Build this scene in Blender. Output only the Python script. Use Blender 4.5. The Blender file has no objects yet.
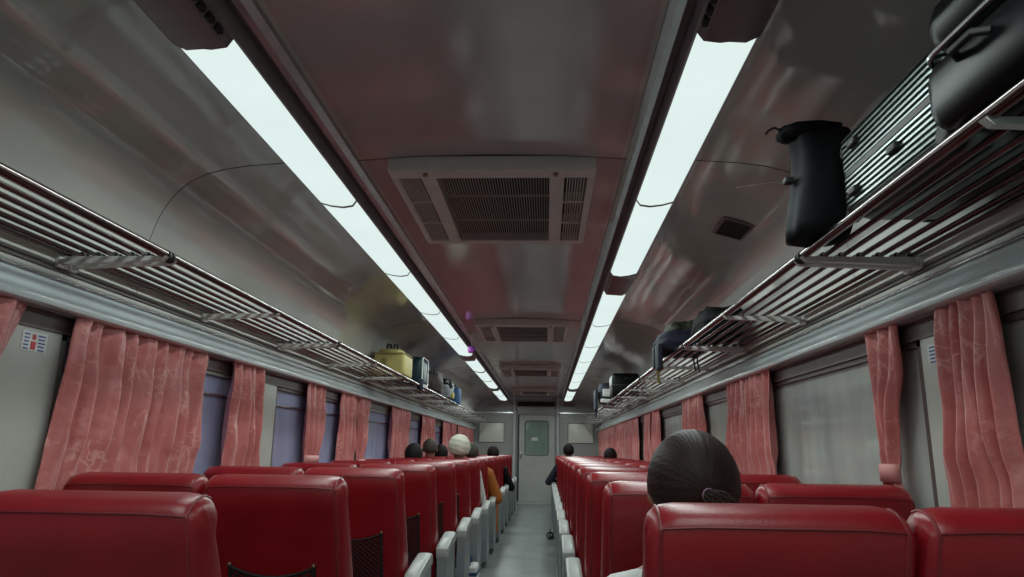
import bpy, bmesh, math, random
from mathutils import Vector, Matrix, noise
random.seed(7)
PI = math.pi
C = bpy.context.scene.collection

# ------------------------------------------------------------------ materials
def mat(name):
    m = bpy.data.materials.new(name); m.use_nodes = True
    nt = m.node_tree; return m, nt, nt.nodes['Principled BSDF']
def noise_node(nt, scale, detail=4, vec=None, stretch=None, rough=.55):
    n = nt.nodes.new('ShaderNodeTexNoise'); n.inputs['Scale'].default_value = scale
    n.inputs['Detail'].default_value = detail; n.inputs['Roughness'].default_value = rough
    tc = nt.nodes.new('ShaderNodeTexCoord'); mp = nt.nodes.new('ShaderNodeMapping')
    nt.links.new(tc.outputs['Object'], mp.inputs['Vector'])
    if stretch: mp.inputs['Scale'].default_value = stretch
    nt.links.new(mp.outputs['Vector'], n.inputs['Vector']); return n
def ramp(nt, src, stops):
    r = nt.nodes.new('ShaderNodeValToRGB'); e = r.color_ramp.elements
    while len(e) < len(stops): e.new(.5)
    for k, (p, c) in enumerate(stops):
        e[k].position = p; e[k].color = (*c, 1) if len(c) == 3 else c
    nt.links.new(src, r.inputs['Fac']); return r
def bump(nt, p, src, strength, dist=.002):
    b = nt.nodes.new('ShaderNodeBump'); b.inputs['Strength'].default_value = strength
    b.inputs['Distance'].default_value = dist
    nt.links.new(src, b.inputs['Height']); nt.links.new(b.outputs['Normal'], p.inputs['Normal'])
def simple(name, col, rough=.5, metal=0., var=.12, nscale=12, bmp=0., bscale=80, spec=.5, stretch=None, coat=0.):
    m, nt, p = mat(name)
    n = noise_node(nt, nscale, stretch=stretch)
    a = tuple(c*(1-var) for c in col); b = tuple(min(1, c*(1+var)) for c in col)
    r = ramp(nt, n.outputs['Fac'], [(.3, a), (.7, b)])
    nt.links.new(r.outputs['Color'], p.inputs['Base Color'])
    p.inputs['Roughness'].default_value = rough; p.inputs['Metallic'].default_value = metal
    p.inputs['Specular IOR Level'].default_value = spec
    p.inputs['Coat Weight'].default_value = coat; p.inputs['Coat Roughness'].default_value = .08
    if bmp:
        n2 = noise_node(nt, bscale, 3); bump(nt, p, n2.outputs['Fac'], bmp)
    return m
M = {}
M['vinyl'] = simple('red_vinyl', (.245, .007, .012), .34, var=.16, nscale=5, bmp=.25, bscale=160, spec=.5)
M['vinyl_dark'] = simple('piping_vinyl', (.16, .006, .010), .45)
M['worn'] = simple('worn_piping', (.20, .018, .02), .45, var=.5, nscale=9)
M['net'] = simple('net_cord', (.012, .010, .012), .7)
M['grey_metal'] = simple('grey_painted_metal', (.21, .235, .24), .35, var=.06, bmp=.05)
M['arm_pad'] = simple('pale_arm_pad', (.42, .44, .42), .4, var=.08)
M['seat_base'] = simple('seat_base_metal', (.16, .17, .18), .45)
M['steel'] = simple('rack_steel', (.17, .145, .14), .2, 1., var=.1, nscale=20)
M['bracket'] = simple('bracket_paint', (.60, .60, .57), .4, var=.1)
M['ledge'] = simple('ledge_enamel', (.52, .58, .59), .22, var=.06, nscale=3, spec=.6, coat=.4)
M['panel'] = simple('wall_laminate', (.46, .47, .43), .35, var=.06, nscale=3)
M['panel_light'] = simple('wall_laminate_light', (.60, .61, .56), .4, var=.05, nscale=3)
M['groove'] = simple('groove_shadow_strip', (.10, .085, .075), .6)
M['endwall'] = simple('end_wall_laminate', (.33, .35, .33), .32, var=.06, nscale=2)
M['board'] = simple('white_board', (.72, .76, .68), .25, var=.06, nscale=4)
M['door'] = simple('door_paint', (.44, .46, .43), .32, var=.07, nscale=3)
M['dark'] = simple('dark_cavity', (.010, .009, .009), .7)
M['frame'] = simple('window_frame_dark', (.10, .075, .07), .4)
M['greenframe'] = simple('window_frame_green_grey', (.24, .27, .23), .4)
M['vent'] = simple('vent_plastic', (.52, .49, .47), .42, var=.08)
M['vent_slat'] = simple('vent_slat_plastic', (.38, .35, .34), .45)
M['rail'] = simple('light_rail_metal', (.24, .20, .21), .3, 0., var=.15, nscale=8)
M['railbright'] = simple('light_rail_edge', (.50, .50, .52), .25, .9)
M['housing'] = simple('light_housing_paint', (.17, .115, .125), .35, var=.1)
M['black_cloth'] = simple('black_cloth', (.006, .0065, .008), .7, bmp=.5, bscale=40, spec=.12)
M['black_case'] = simple('black_case_shell', (.003, .0035, .0045), .38, bmp=.1, bscale=220, spec=.16)
M['silver_case'] = simple('silver_case_shell', (.14, .165, .16), .28, .85, var=.15, nscale=6)
M['teal_case'] = simple('teal_black_case', (.008, .024, .030), .4, spec=.2)
M['yellow'] = simple('yellow_bag', (.33, .285, .09), .6, bmp=.2)
M['yellow_dark'] = simple('olive_trim', (.20, .16, .05), .6)
M['navy'] = simple('navy_cloth', (.013, .019, .036), .8, bmp=.3)
M['blue'] = simple('blue_cloth', (.02, .065, .15), .7)
M['camo'] = simple('camouflage_cloth', (.05, .055, .035), .8, var=.8, nscale=18, bmp=.4)
M['brown_bag'] = simple('brown_black_bag', (.04, .028, .026), .7, bmp=.3)
M['white_cloth'] = simple('white_cloth', (.62, .62, .60), .8, bmp=.3, bscale=50)
M['cream_knit'] = simple('cream_knit', (.58, .58, .48), .85, bmp=.6, bscale=90)
M['orange'] = simple('saffron_cloth', (.34, .10, .012), .8, bmp=.3)
M['skin'] = simple('skin', (.36, .17, .11), .5, var=.06)
M['skin_dark'] = simple('tan_skin', (.20, .10, .06), .5, var=.06)
M['hair'] = simple('black_hair', (.012, .010, .009), .7, bmp=.5, bscale=120, spec=.2)
M['hair_brown'] = simple('dark_brown_hair', (.022, .011, .009), .5, var=.35, nscale=25, bmp=.2, bscale=200, spec=.2)
M['hair_grey'] = simple('cropped_greying_hair', (.05, .042, .032), .7, bmp=.4, bscale=150)
M['purple'] = simple('purple_plastic', (.30, .06, .38), .5)
M['mauve'] = simple('mauve_elastic', (.26, .12, .20), .7)
M['trouser'] = simple('dark_trousers', (.02, .022, .03), .8)
M['eye'] = simple('eye_white', (.6, .6, .58), .3)
M['rubber'] = simple('black_rubber', (.012, .012, .012), .6)
M['blueprint'] = simple('blue_print', (.02, .05, .30), .5)
M['redprint'] = simple('red_print', (.50, .04, .05), .5)
M['paper'] = simple('white_paper', (.62, .64, .62), .5)
M['foliage'] = simple('dark_foliage', (.02, .03, .02), .9, bmp=.6, bscale=8)
M['concrete'] = simple('platform_concrete', (.22, .22, .20), .8)
M['coach_paint'] = simple('coach_paint', (.42, .45, .40), .4)
M['coach_red'] = simple('coach_red_band', (.34, .05, .04), .4)
M['brass'] = simple('worn_clip_metal', (.25, .18, .12), .35, .8)

# glossy ceiling laminate
def ceiling_mat(name, col, rough):
    m, nt, p = mat(name)
    n = noise_node(nt, 1.6, 5, stretch=(1, .5, 1))
    r = ramp(nt, n.outputs['Fac'], [(.3, tuple(c*.85 for c in col)), (.7, tuple(c*1.12 for c in col))])
    nt.links.new(r.outputs['Color'], p.inputs['Base Color'])
    p.inputs['Specular IOR Level'].default_value = .95; p.inputs['IOR'].default_value = 1.65
    n2 = noise_node(nt, 7, 4)
    rr = ramp(nt, n2.outputs['Fac'], [(.3, (rough*.7,)*3), (.7, (rough*1.4,)*3)])
    nt.links.new(rr.outputs['Color'], p.inputs['Roughness'])
    n3 = noise_node(nt, 2.2, 2, stretch=(1, .6, 1)); bump(nt, p, n3.outputs['Fac'], .12, .02)
    return m
M['ceiling'] = ceiling_mat('ceiling_gloss_centre', (.40, .35, .35), .13)  # reddish cast of bounce from the seats put into the base colour
M['ceiling_side'] = ceiling_mat('ceiling_gloss_side', (.46, .45, .42), .09)

# floor vinyl
m, nt, p = mat('floor_vinyl')
br = nt.nodes.new('ShaderNodeTexBrick'); br.inputs['Scale'].default_value = 1
br.inputs['Brick Width'].default_value = .3; br.inputs['Row Height'].default_value = .3; br.offset = 0
br.inputs['Mortar Size'].default_value = .002; br.inputs['Bias'].default_value = 0
br.inputs['Color1'].default_value = (.23, .25, .245, 1); br.inputs['Color2'].default_value = (.19, .21, .205, 1); br.inputs['Mortar'].default_value = (.12, .14, .14, 1)
tc = nt.nodes.new('ShaderNodeTexCoord'); nt.links.new(tc.outputs['Object'], br.inputs['Vector'])
n = noise_node(nt, 3, 6); r = ramp(nt, n.outputs['Fac'], [(.3, (.7, .7, .7)), (.7, (1.15, 1.15, 1.15))])
mx = nt.nodes.new('ShaderNodeMix'); mx.data_type = 'RGBA'; mx.blend_type = 'MULTIPLY'; mx.inputs['Factor'].default_value = 1
nt.links.new(br.outputs['Color'], mx.inputs['A']); nt.links.new(r.outputs['Color'], mx.inputs['B'])
nt.links.new(mx.outputs['Result'], p.inputs['Base Color']); p.inputs['Roughness'].default_value = .33
M['floor'] = m

# satin curtain with a damask pattern
m, nt, p = mat('pink_satin')
w = nt.nodes.new('ShaderNodeTexVoronoi'); w.feature = 'DISTANCE_TO_EDGE'; w.inputs['Scale'].default_value = 16
tc = nt.nodes.new('ShaderNodeTexCoord'); n0 = noise_node(nt, 9, 2)
ad = nt.nodes.new('ShaderNodeMix'); ad.data_type = 'RGBA'; ad.blend_type = 'LINEAR_LIGHT'; ad.inputs['Factor'].default_value = .12
nt.links.new(tc.outputs['Object'], ad.inputs['A']); nt.links.new(n0.outputs['Color'], ad.inputs['B']); nt.links.new(ad.outputs['Result'], w.inputs['Vector'])
pr = ramp(nt, w.outputs['Distance'], [(.03, (1, 1, 1)), (.09, (0, 0, 0))])
n2 = noise_node(nt, 6, 4); g = ramp(nt, n2.outputs['Fac'], [(.5, (0, 0, 0)), (.6, (1, 1, 1))])
ml = nt.nodes.new('ShaderNodeMath'); ml.operation = 'MULTIPLY'
nt.links.new(pr.outputs['Color'], ml.inputs[0]); nt.links.new(g.outputs['Color'], ml.inputs[1])
cr = ramp(nt, ml.outputs[0], [(0, (.52, .155, .145)), (1, (.70, .33, .30))])
nt.links.new(cr.outputs['Color'], p.inputs['Base Color'])
rr = ramp(nt, ml.outputs[0], [(0, (.34,)*3), (1, (.2,)*3)]); nt.links.new(rr.outputs['Color'], p.inputs['Roughness'])
p.inputs['Sheen Weight'].default_value = .3
n3 = noise_node(nt, 9, 4); bump(nt, p, n3.outputs['Fac'], .8, .015)
M['curtain'] = m
M['curtain_lining'] = simple('curtain_lining', (.20, .03, .035), .7)
M['tie'] = simple('curtain_tieback', (.55, .22, .21), .5)

# hazy window glass
def glass(name, haze, amount, tint, ior=1.45):
    m = bpy.data.materials.new(name); m.use_nodes = True; nt = m.node_tree; nt.nodes.clear()
    out = nt.nodes.new('ShaderNodeOutputMaterial')
    tr = nt.nodes.new('ShaderNodeBsdfTransparent'); tr.inputs['Color'].default_value = (*tint, 1)
    gl = nt.nodes.new('ShaderNodeBsdfGlossy'); gl.inputs['Roughness'].default_value = .05; gl.inputs['Color'].default_value = (.8, .85, .82, 1)
    df = nt.nodes.new('ShaderNodeBsdfDiffuse'); df.inputs['Color'].default_value = (*haze, 1)
    n = noise_node(nt, 3, 6, stretch=(1, 1.8, .6)); r = ramp(nt, n.outputs['Fac'], [(.25, (amount*.75,)*3), (.8, (min(1, amount*1.25),)*3)])
    a = nt.nodes.new('ShaderNodeMixShader'); nt.links.new(r.outputs['Color'], a.inputs[0])
    nt.links.new(tr.outputs[0], a.inputs[1]); nt.links.new(df.outputs[0], a.inputs[2])
    fr = nt.nodes.new('ShaderNodeFresnel'); fr.inputs['IOR'].default_value = ior
    b = nt.nodes.new('ShaderNodeMixShader'); nt.links.new(fr.outputs[0], b.inputs[0])
    nt.links.new(a.outputs[0], b.inputs[1]); nt.links.new(gl.outputs[0], b.inputs[2]); nt.links.new(b.outputs[0], out.inputs['Surface'])
    return m
M['glass_right'] = glass('dusty_glass', (.78, .82, .77), .55, (.85, .92, .88))
M['glass_left'] = glass('hazy_blue_glass', (.52, .54, .80), .60, (.86, .88, 1), 1.28)  # bluish diffuse haze mixed into the pane
M['glass_door'] = glass('green_door_glass', (.32, .42, .37), .7, (.6, .8, .72))

def emit(name, col, s):
    m = bpy.data.materials.new(name); m.use_nodes = True; nt = m.node_tree; nt.nodes.clear()
    out = nt.nodes.new('ShaderNodeOutputMaterial'); e = nt.nodes.new('ShaderNodeEmission')
    n = noise_node(nt, 4, 3); r = ramp(nt, n.outputs['Fac'], [(.3, tuple(c*.96 for c in col)), (.7, col)])
    nt.links.new(r.outputs['Color'], e.inputs['Color'])
    e.inputs['Strength'].default_value = s; nt.links.new(e.outputs[0], out.inputs['Surface']); return m
M['diffuser'] = emit('lit_diffuser', (.76, .89, .86), 1.0)
M['warm_lamp'] = emit('warm_lamp', (1, .72, .38), 3)

# ------------------------------------------------------------------ mesh helpers
class MB:
    def __init__(s): s.v = []; s.f = []
    def add(s, vs, fs):
        b = len(s.v); s.v += [tuple(v) for v in vs]; s.f += [tuple(i+b for i in f) for f in fs]; return s
    def box(s, x0, x1, y0, y1, z0, z1, bev=0.):
        bm = bmesh.new(); bmesh.ops.create_cube(bm, size=1)
        for v in bm.verts:
            v.co = Vector(((x0+x1)/2+v.co.x*(x1-x0), (y0+y1)/2+v.co.y*(y1-y0), (z0+z1)/2+v.co.z*(z1-z0)))
        if bev: bmesh.ops.bevel(bm, geom=bm.edges[:], offset=bev, segments=3, profile=.5, affect='EDGES')
        bm.verts.index_update()
        s.add([v.co[:] for v in bm.verts], [[v.index for v in f.verts] for f in bm.faces]); bm.free(); return s
    def tube(s, pts, r, n=10, caps=True, closed=False):
        pts = [Vector(p) for p in pts]; m = len(pts); rs = r if isinstance(r, (list, tuple)) else [r]*m
        up = Vector((0, 0, 1)); vs = []; fs = []; prev = None
        for i, p in enumerate(pts):
            if closed: d = pts[(i+1) % m]-pts[i-1]
            else: d = pts[min(i+1, m-1)]-pts[max(i-1, 0)]
            d.normalize()
            if prev is None:
                a = d.cross(up)
                if a.length < .05: a = d.cross(Vector((1, 0, 0)))
            else: a = prev-d*prev.dot(d)
            a.normalize(); b = d.cross(a); prev = a
            for k in range(n):
                t = 2*PI*k/n; vs.append(p+(a*math.cos(t)+b*math.sin(t))*rs[i])
        for i in range(m if closed else m-1):
            j = (i+1) % m
            for k in range(n): fs.append((i*n+k, i*n+(k+1) % n, j*n+(k+1) % n, j*n+k))
        if caps and not closed: fs.append(tuple(range(n-1, -1, -1))); fs.append(tuple((m-1)*n+k for k in range(n)))
        return s.add(vs, fs)
    def prism_y(s, prof, y0, y1, closed=True, caps=True):      # profile in x-z, run along y
        n = len(prof); vs = [(x, y0, z) for x, z in prof]+[(x, y1, z) for x, z in prof]
        fs = [(i, (i+1) % n, n+(i+1) % n, n+i) for i in range(n if closed else n-1)]
        if caps and closed: fs += [tuple(range(n-1, -1, -1)), tuple(range(n, 2*n))]
        return s.add(vs, fs)
    def prism_x(s, prof, x0, x1):                              # profile in y-z, run along x
        n = len(prof); vs = [(x0, y, z) for y, z in prof]+[(x1, y, z) for y, z in prof]
        return s.add(vs, [(i, (i+1) % n, n+(i+1) % n, n+i) for i in range(n)]+[tuple(range(n-1, -1, -1)), tuple(range(n, 2*n))])
    def rings(s, rings, capa=True, capb=True):
        n = len(rings[0]); vs = [p for r in rings for p in r]; fs = []
        for i in range(len(rings)-1):
            for k in range(n): fs.append((i*n+k, i*n+(k+1) % n, (i+1)*n+(k+1) % n, (i+1)*n+k))
        if capa: fs.append(tuple(range(n-1, -1, -1)))
        if capb: fs.append(tuple((len(rings)-1)*n+k for k in range(n)))
        return s.add(vs, fs)
    def ball(s, c, r, nu=20, nv=12, fn=None):
        if not isinstance(r, (list, tuple)): r = (r, r, r)
        vs = []; fs = []
        for j in range(1, nv):
            t = PI*j/nv
            for i in range(nu):
                a = 2*PI*i/nu; d = Vector((math.sin(t)*math.cos(a), math.sin(t)*math.sin(a), math.cos(t)))
                k = fn(d) if fn else 1
                vs.append((c[0]+d.x*r[0]*k, c[1]+d.y*r[1]*k, c[2]+d.z*r[2]*k))
        kt = fn(Vector((0, 0, 1))) if fn else 1; kb = fn(Vector((0, 0, -1))) if fn else 1
        vs += [(c[0], c[1], c[2]+r[2]*kt), (c[0], c[1], c[2]-r[2]*kb)]; T = len(vs)-2; B = T+1
        for j in range(nv-2):
            for i in range(nu): fs.append((j*nu+i, j*nu+(i+1) % nu, (j+1)*nu+(i+1) % nu, (j+1)*nu+i)[::-1])
        for i in range(nu): fs.append((T, i, (i+1) % nu)); fs.append((B, (nv-2)*nu+(i+1) % nu, (nv-2)*nu+i))
        return s.add(vs, fs)
    def cap(s, a, b, ra, rb, n=12):                            # tapered capsule
        a = Vector(a); b = Vector(b); d = (b-a); L = d.length; d = d/L if L > 1e-6 else Vector((0, 0, 1))
        pts = []; rs = []
        for t in (90, 60, 30): pts.append(a-d*ra*math.sin(math.radians(t))); rs.append(max(.0005, ra*math.cos(math.radians(t))))
        pts.append(a); rs.append(ra); pts.append(b); rs.append(rb)
        for t in (30, 60, 90): pts.append(b+d*rb*math.sin(math.radians(t))); rs.append(max(.0005, rb*math.cos(math.radians(t))))
        return s.tube(pts, rs, n)
    def build(s, name, m, parent=None, smooth=True, label=None, loc=None, sharp=35):
        me = bpy.data.meshes.new(name)
        vs = s.v
        if loc is not None: vs = [(x-loc[0], y-loc[1], z-loc[2]) for x, y, z in vs]
        me.from_pydata(vs, [], s.f); me.validate(); me.update()
        bm = bmesh.new(); bm.from_mesh(me); bmesh.ops.recalc_face_normals(bm, faces=bm.faces[:])
        for f in bm.faces: f.smooth = smooth
        if smooth:
            for e in bm.edges:
                if len(e.link_faces) == 2 and e.calc_face_angle(0) > math.radians(sharp): e.smooth = False
        bm.to_mesh(me); bm.free()
        me.materials.append(M[m] if isinstance(m, str) else m)
        o = bpy.data.objects.new(name, me); C.objects.link(o)
        if parent: o.parent = parent
        if loc is not None: o.location = loc
        if label: o['label'] = label
        return o
def tag(o, label, cat, group=None):
    o['label'] = label; o['category'] = cat
    if group: o['group'] = group
    return o
def thing(name, label, cat, loc=(0, 0, 0), group=None, rz=0):
    o = bpy.data.objects.new(name, None); C.objects.link(o); o.location = loc; o.rotation_euler = (0, 0, rz)
    o.empty_display_size = .1
    return tag(o, label, cat, group)
def struct(o): o['kind'] = 'structure'; return o
kids = {}
def copy_tree(o, parent=None):
    c = o.copy(); C.objects.link(c)
    if parent: c.parent = parent
    for ch in list(o.children): copy_tree(ch, c)
    return c
ORD = ['first', 'second', 'third', 'fourth', 'fifth', 'sixth', 'seventh', 'eighth', 'ninth', 'tenth', 'eleventh', 'twelfth', 'thirteenth', 'fourteenth', 'fifteenth']

YN, YF = -1.6, 15.6         # ends of the saloon that are built
# ------------------------------------------------------------------ shell
struct(MB().box(-1.45, 1.45, YN, YF+.3, -.06, 0).build('floor', 'floor'))
half = [(.0, 2.215), (.28, 2.21), (.50, 2.195)]
side = [(.50, 2.195), (.56, 2.19), (.80, 2.186), (.95, 2.175), (1.05, 2.16), (1.12, 2.14), (1.18, 2.11), (1.225, 2.07), (1.26, 2.02), (1.285, 1.97), (1.305, 1.91), (1.32, 1.84), (1.33, 1.76), (1.338, 1.66)]
def slab(prof, t=.03):
    up = [(x, z+t) if abs(x) < 1.2 else (x+math.copysign(t, x), z) for x, z in prof]
    return prof+up[::-1]
cp = [(-x, z) for x, z in half[::-1]]+half[1:]
b = MB(); b.prism_y(slab(cp), YN, YF); struct(b.build('ceiling', 'ceiling', sharp=60))
for sgn, nm in ((-1, 'left'), (1, 'right')):
    up_side = [p for p in side if p[1] > 1.80]; lo_side = [p for p in side if p[1] < 1.87]
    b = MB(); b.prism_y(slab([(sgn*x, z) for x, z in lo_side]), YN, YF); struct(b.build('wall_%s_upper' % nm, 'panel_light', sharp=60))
    b = MB(); b.prism_y(slab([(sgn*x, z) for x, z in up_side]), YN, YF)
    o = struct(b.build('ceiling_'+nm, 'ceiling_side', sharp=60)); o.name = 'ceiling_'+nm
# panel joints across the ceiling
tn = 1
for k, yj in enumerate((2.56-3.5, 2.56, 6.05, 9.5, 13.1)):
    for prof in ([(-x, z) for x, z in side[::-1]], cp, side):
        b = MB(); b.rings([[(x, yj-.0015, z+.004) for x, z in prof]+[(x, yj-.0015, z-.0016) for x, z in prof[::-1]],
                           [(x, yj+.0015, z+.004) for x, z in prof]+[(x, yj+.0015, z-.0016) for x, z in prof[::-1]]])
        struct(b.build('trim_%d' % tn, 'dark')); tn += 1

PW0, PW1 = 1.90, 2.22       # first pillar y-range; they repeat every 1.9 m
wn = 1
for sgn, nm in ((-1, 'left'), (1, 'right')):
    X = lambda x: sgn*x
    def bx(b, x0, x1, *a, **k):
        return b.box(min(sgn*x0, sgn*x1), max(sgn*x0, sgn*x1), *a, **k)
    b = MB()
    bx(b, 1.36, 1.45, YN, YF, 0, .86)                         # below the windows
    bx(b, 1.342, 1.45, YN, YF, 1.506, 1.68); bx(b, 1.366, 1.45, YN, YF, 1.47, 1.506)   # above the windows
    pil = []
    k = -2
    while PW0+1.9*k < YF:
        y0, y1 = PW0+1.9*k, PW1+1.9*k
        y0 = max(y0, YN); y1 = min(y1, YF)
        if y1 > y0: bx(b, 1.362, 1.45, y0, y1, .86, 1.47); pil.append((y0, y1))
        k += 1
    struct(b.build('wall_'+nm, 'panel', smooth=False))
    # curved enamel rail cover along the wall
    prof = [(1.342, 1.600), (1.336, 1.602), (1.326, 1.598), (1.318, 1.588), (1.313, 1.574), (1.306, 1.560), (1.298, 1.546), (1.291, 1.532), (1.289, 1.521), (1.292, 1.512), (1.300, 1.507), (1.330, 1.506), (1.342, 1.508)]
    b = MB(); b.prism_y([(sgn*x, z) for x, z in prof], YN, YF); struct(b.build('trim_%d' % tn, 'ledge')); tn += 1
    b = MB(); bx(b, 1.330, 1.343, YN, YF, 1.603, 1.612, bev=.003); struct(b.build('trim_%d' % tn, 'railbright')); tn += 1
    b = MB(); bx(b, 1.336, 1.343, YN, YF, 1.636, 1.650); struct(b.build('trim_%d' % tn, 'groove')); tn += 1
    b = MB(); bx(b, 1.345, 1.362, YN, YF, .845, .862, bev=.004); struct(b.build('trim_%d' % tn, 'greenframe')); tn += 1
    b = MB(); bx(b, 1.357, 1.368, YN, YF, 1.448, 1.5055); struct(b.build('trim_%d' % tn, 'frame', smooth=False)); tn += 1
    # windows between the pillars
    for i in range(len(pil)-1):
        y0 = pil[i][1]; y1 = pil[i+1][0]
        b = MB()
        fx0, fx1 = 1.368, 1.405
        bx(b, fx0, fx1, y0, y0+.035, .86, 1.47); bx(b, fx0, fx1, y1-.035, y1, .86, 1.47)
        bx(b, fx0, fx1, y0, y1, .86, .90); bx(b, fx0, fx1, y0, y1, 1.43, 1.47)
        fo = struct(b.build('window_%d' % wn, 'frame' if sgn > 0 or i % 2 else 'greenframe', smooth=False))
        b = MB(); bx(b, 1.384, 1.388, y0+.02, y1-.02, .88, 1.45)
        b.build('pane', 'glass_right' if sgn > 0 else 'glass_left', fo, smooth=False)
        b = MB(); bx(b, 1.372, 1.384, y0+.035, y1-.035, 1.335, 1.345); b.build('glazing_bar', 'railbright', fo, smooth=False) if sgn < 0 else None
        wn += 1
# skirting heater cover along each side
for sgn, nm in ((-1, 'left'), (1, 'right')):
    x0, x1 = sorted((sgn*1.30, sgn*1.36))
    struct(MB().box(x0, x1, YN, YF, 0, .12, bev=.01).build('baseboard_'+nm, 'grey_metal'))

# ------------------------------------------------------------------ end wall
b = MB()
b.box(-1.45, -.49, YF, YF+.05, 0, 1.89); b.box(.49, 1.45, YF, YF+.05, 0, 1.89)
struct(b.build('wall_far', 'endwall', smooth=False))
b = MB(); b.box(-1.45, 1.45, YF+.03, YF+.35, 1.89, 2.30)
struct(b.build('wall_far_upper', 'endwall', smooth=False))
b = MB(); b.box(-1.34, -.50, YF-.012, YF+.04, 1.88, 1.905); b.box(.50, 1.34, YF-.012, YF+.04, 1.88, 1.905); struct(b.build('trim_%d' % tn, 'railbright', smooth=False)); tn += 1
for s in (-1, 1):
    b = MB(); b.tube([(s*.47, YF-.03, 0), (s*.47, YF-.03, 2.20)], .035, 14); struct(b.build('trim_%d' % tn, 'ledge')); tn += 1
    b = MB(); x0, x1 = sorted((s*.40, s*.49)); b.box(x0, x1, YF-.01, YF+.06, 0, 2.16); struct(b.build('trim_%d' % tn, 'grey_metal', smooth=False)); tn += 1
b = MB(); b.box(-.40, .40, YF-.005, YF+.05, 1.87, 2.03, bev=.004); b.box(-.40, .40, YF-.02, YF+.05, 1.855, 1.875); struct(b.build('trim_%d' % tn, 'endwall')); tn += 1
b = MB(); b.box(-.40, .40, YF-.01, YF+.03, 2.03, 2.13); struct(b.build('trim_%d' % tn, 'dark')); tn += 1
b = MB(); b.box(-.385, -.365, YF+.0, YF+.03, .02, 1.85); struct(b.build('trim_%d' % tn, 'dark')); tn += 1
b = MB()
yd0, yd1 = YF+.015, YF+.05
b.box(-.365, -.24, yd0, yd1, .05, 1.84); b.box(.27, .40, yd0, yd1, .05, 1.84); b.box(-.24, .27, yd0, yd1, .05, 1.0); b.box(-.24, .27, yd0, yd1, 1.72, 1.84)
b.box(-.40, .40, YF-.02, YF+.05, 0, .045)
do = struct(b.build('door_1', 'door', smooth=False))
def rrect(cx, cz, w, h, r, n=6):
    pts = []
    for qx, qz, a0 in ((1, 1, 0), (-1, 1, 90), (-1, -1, 180), (1, -1, 270)):
        for k in range(n+1):
            a = math.radians(a0+90*k/n); pts.append((cx+qx*(w/2-r)+r*math.cos(a), cz+qz*(h/2-r)+r*math.sin(a)))
    return pts
b = MB(); pts = rrect(.015, 1.36, .50, .72, .07); b.tube([(x, yd0-.004, z) for x, z in pts], .016, 8, closed=True)
b.build('window_frame', 'grey_metal', do)
b = MB(); pts = rrect(.015, 1.36, .52, .74, .05); b.rings([[(x, yd0+.01, z) for x, z in pts], [(x, yd0+.016, z) for x, z in pts]]); b.build('pane', 'glass_door', do)
b = MB(); b.box(-.10, .04, yd0+.002, yd0+.009, 1.30, 1.37, bev=.003); b.build('sticker', 'paper', do)
b = MB(); b.box(-.345, -.315, yd0-.012, yd0, .93, 1.07, bev=.005); b.tube([(-.33, yd0-.012, 1.02), (-.33, yd0-.045, 1.02), (-.27, yd0-.05, 1.02)], .008); b.build('handle', 'railbright', do)
b = MB(); b.box(-.5, .5, YF+1.2, YF+1.25, 0, 2.2); struct(b.build('wall_vestibule', 'endwall', smooth=False))
for s, nm, x0, x1 in ((-1, 'left', -1.23, -.69), (1, 'right', .68, 1.23)):
    t = thing('notice_board', 'white rectangular board on end wall, %s of the far door' % nm, 'board', ((x0+x1)/2, YF, 1.26), 'boards on the end wall')
    MB().box(-.27, .27, -.012, 0, .0, .41, bev=.003).build('panel', 'board', t)
    f = MB(); w = .275
    f.box(-w, w, -.018, 0, .405, .418); f.box(-w, w, -.018, 0, -.008, .005); f.box(-w, -w+.012, -.018, 0, .005, .405); f.box(w-.012, w, -.018, 0, .005, .405)
    f.build('frame', 'frame', t, smooth=False)
tag(MB().box(.52, .66, -.008, 0, 0, .05, bev=.002).build('small_sign', 'paper', loc=None), 'small white label plate above the right end-wall board', 'sign').location = (0, YF, 1.80)
t = thing('wall_grille', 'dark slotted grille high on the end wall, right of the door', 'grille', (.72, YF+.03, 2.03))
MB().box(-.12, .12, -.015, 0, 0, .09, bev=.004).build('backing', 'dark', t)
f = MB()
for k in range(5): f.box(-.115, .115, -.024, -.013, .008+k*.017, .014+k*.017)
f.build('slat', 'vent', t, smooth=False)
# near end of the coach, behind the camera
struct(MB().box(-1.45, 1.45, YN-.05, YN, 0, 2.3).build('wall_near', 'endwall', smooth=False))

# ------------------------------------------------------------------ ceiling light strips
LZ = 2.10
def make_rail(sgn):
    b = MB(); P = lambda pr: [(sgn*x, z) for x, z in pr]
    nm = 'left' if sgn < 0 else 'right'
    b.prism_y(P([(.580, 2.115), (.600, 2.110), (.600, 2.19), (.742, 2.187), (.742, 2.118), (.748, 2.118), (.748, 2.195), (.575, 2.197)]), YN, 14.95)
    t = thing('light_rail', 'long dark metal channel carrying the %s row of ceiling lights' % nm, 'light rail', (0, 0, 0), 'channels of the ceiling lights')
    b.build('channel', 'rail', t)
    b = MB(); b.prism_y(P([(.515, 2.175), (.530, 2.155), (.548, 2.150), (.552, 2.197), (.515, 2.197)]), YN, 14.95); b.build('edge_strip', 'railbright', t)
    b = MB(); b.prism_y(P([(.552, 2.172), (.575, 2.172), (.575, 2.197), (.552, 2.197)]), YN, 14.95); b.build('slot', 'housing', t)
make_rail(-1); make_rail(1)
def diff_prof(sgn): return [(sgn*x, z) for x, z in [(.586, 2.112), (.600, 2.092), (.640, 2.086), (.690, 2.092), (.733, 2.104), (.737, 2.120), (.586, 2.120)]]
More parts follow.
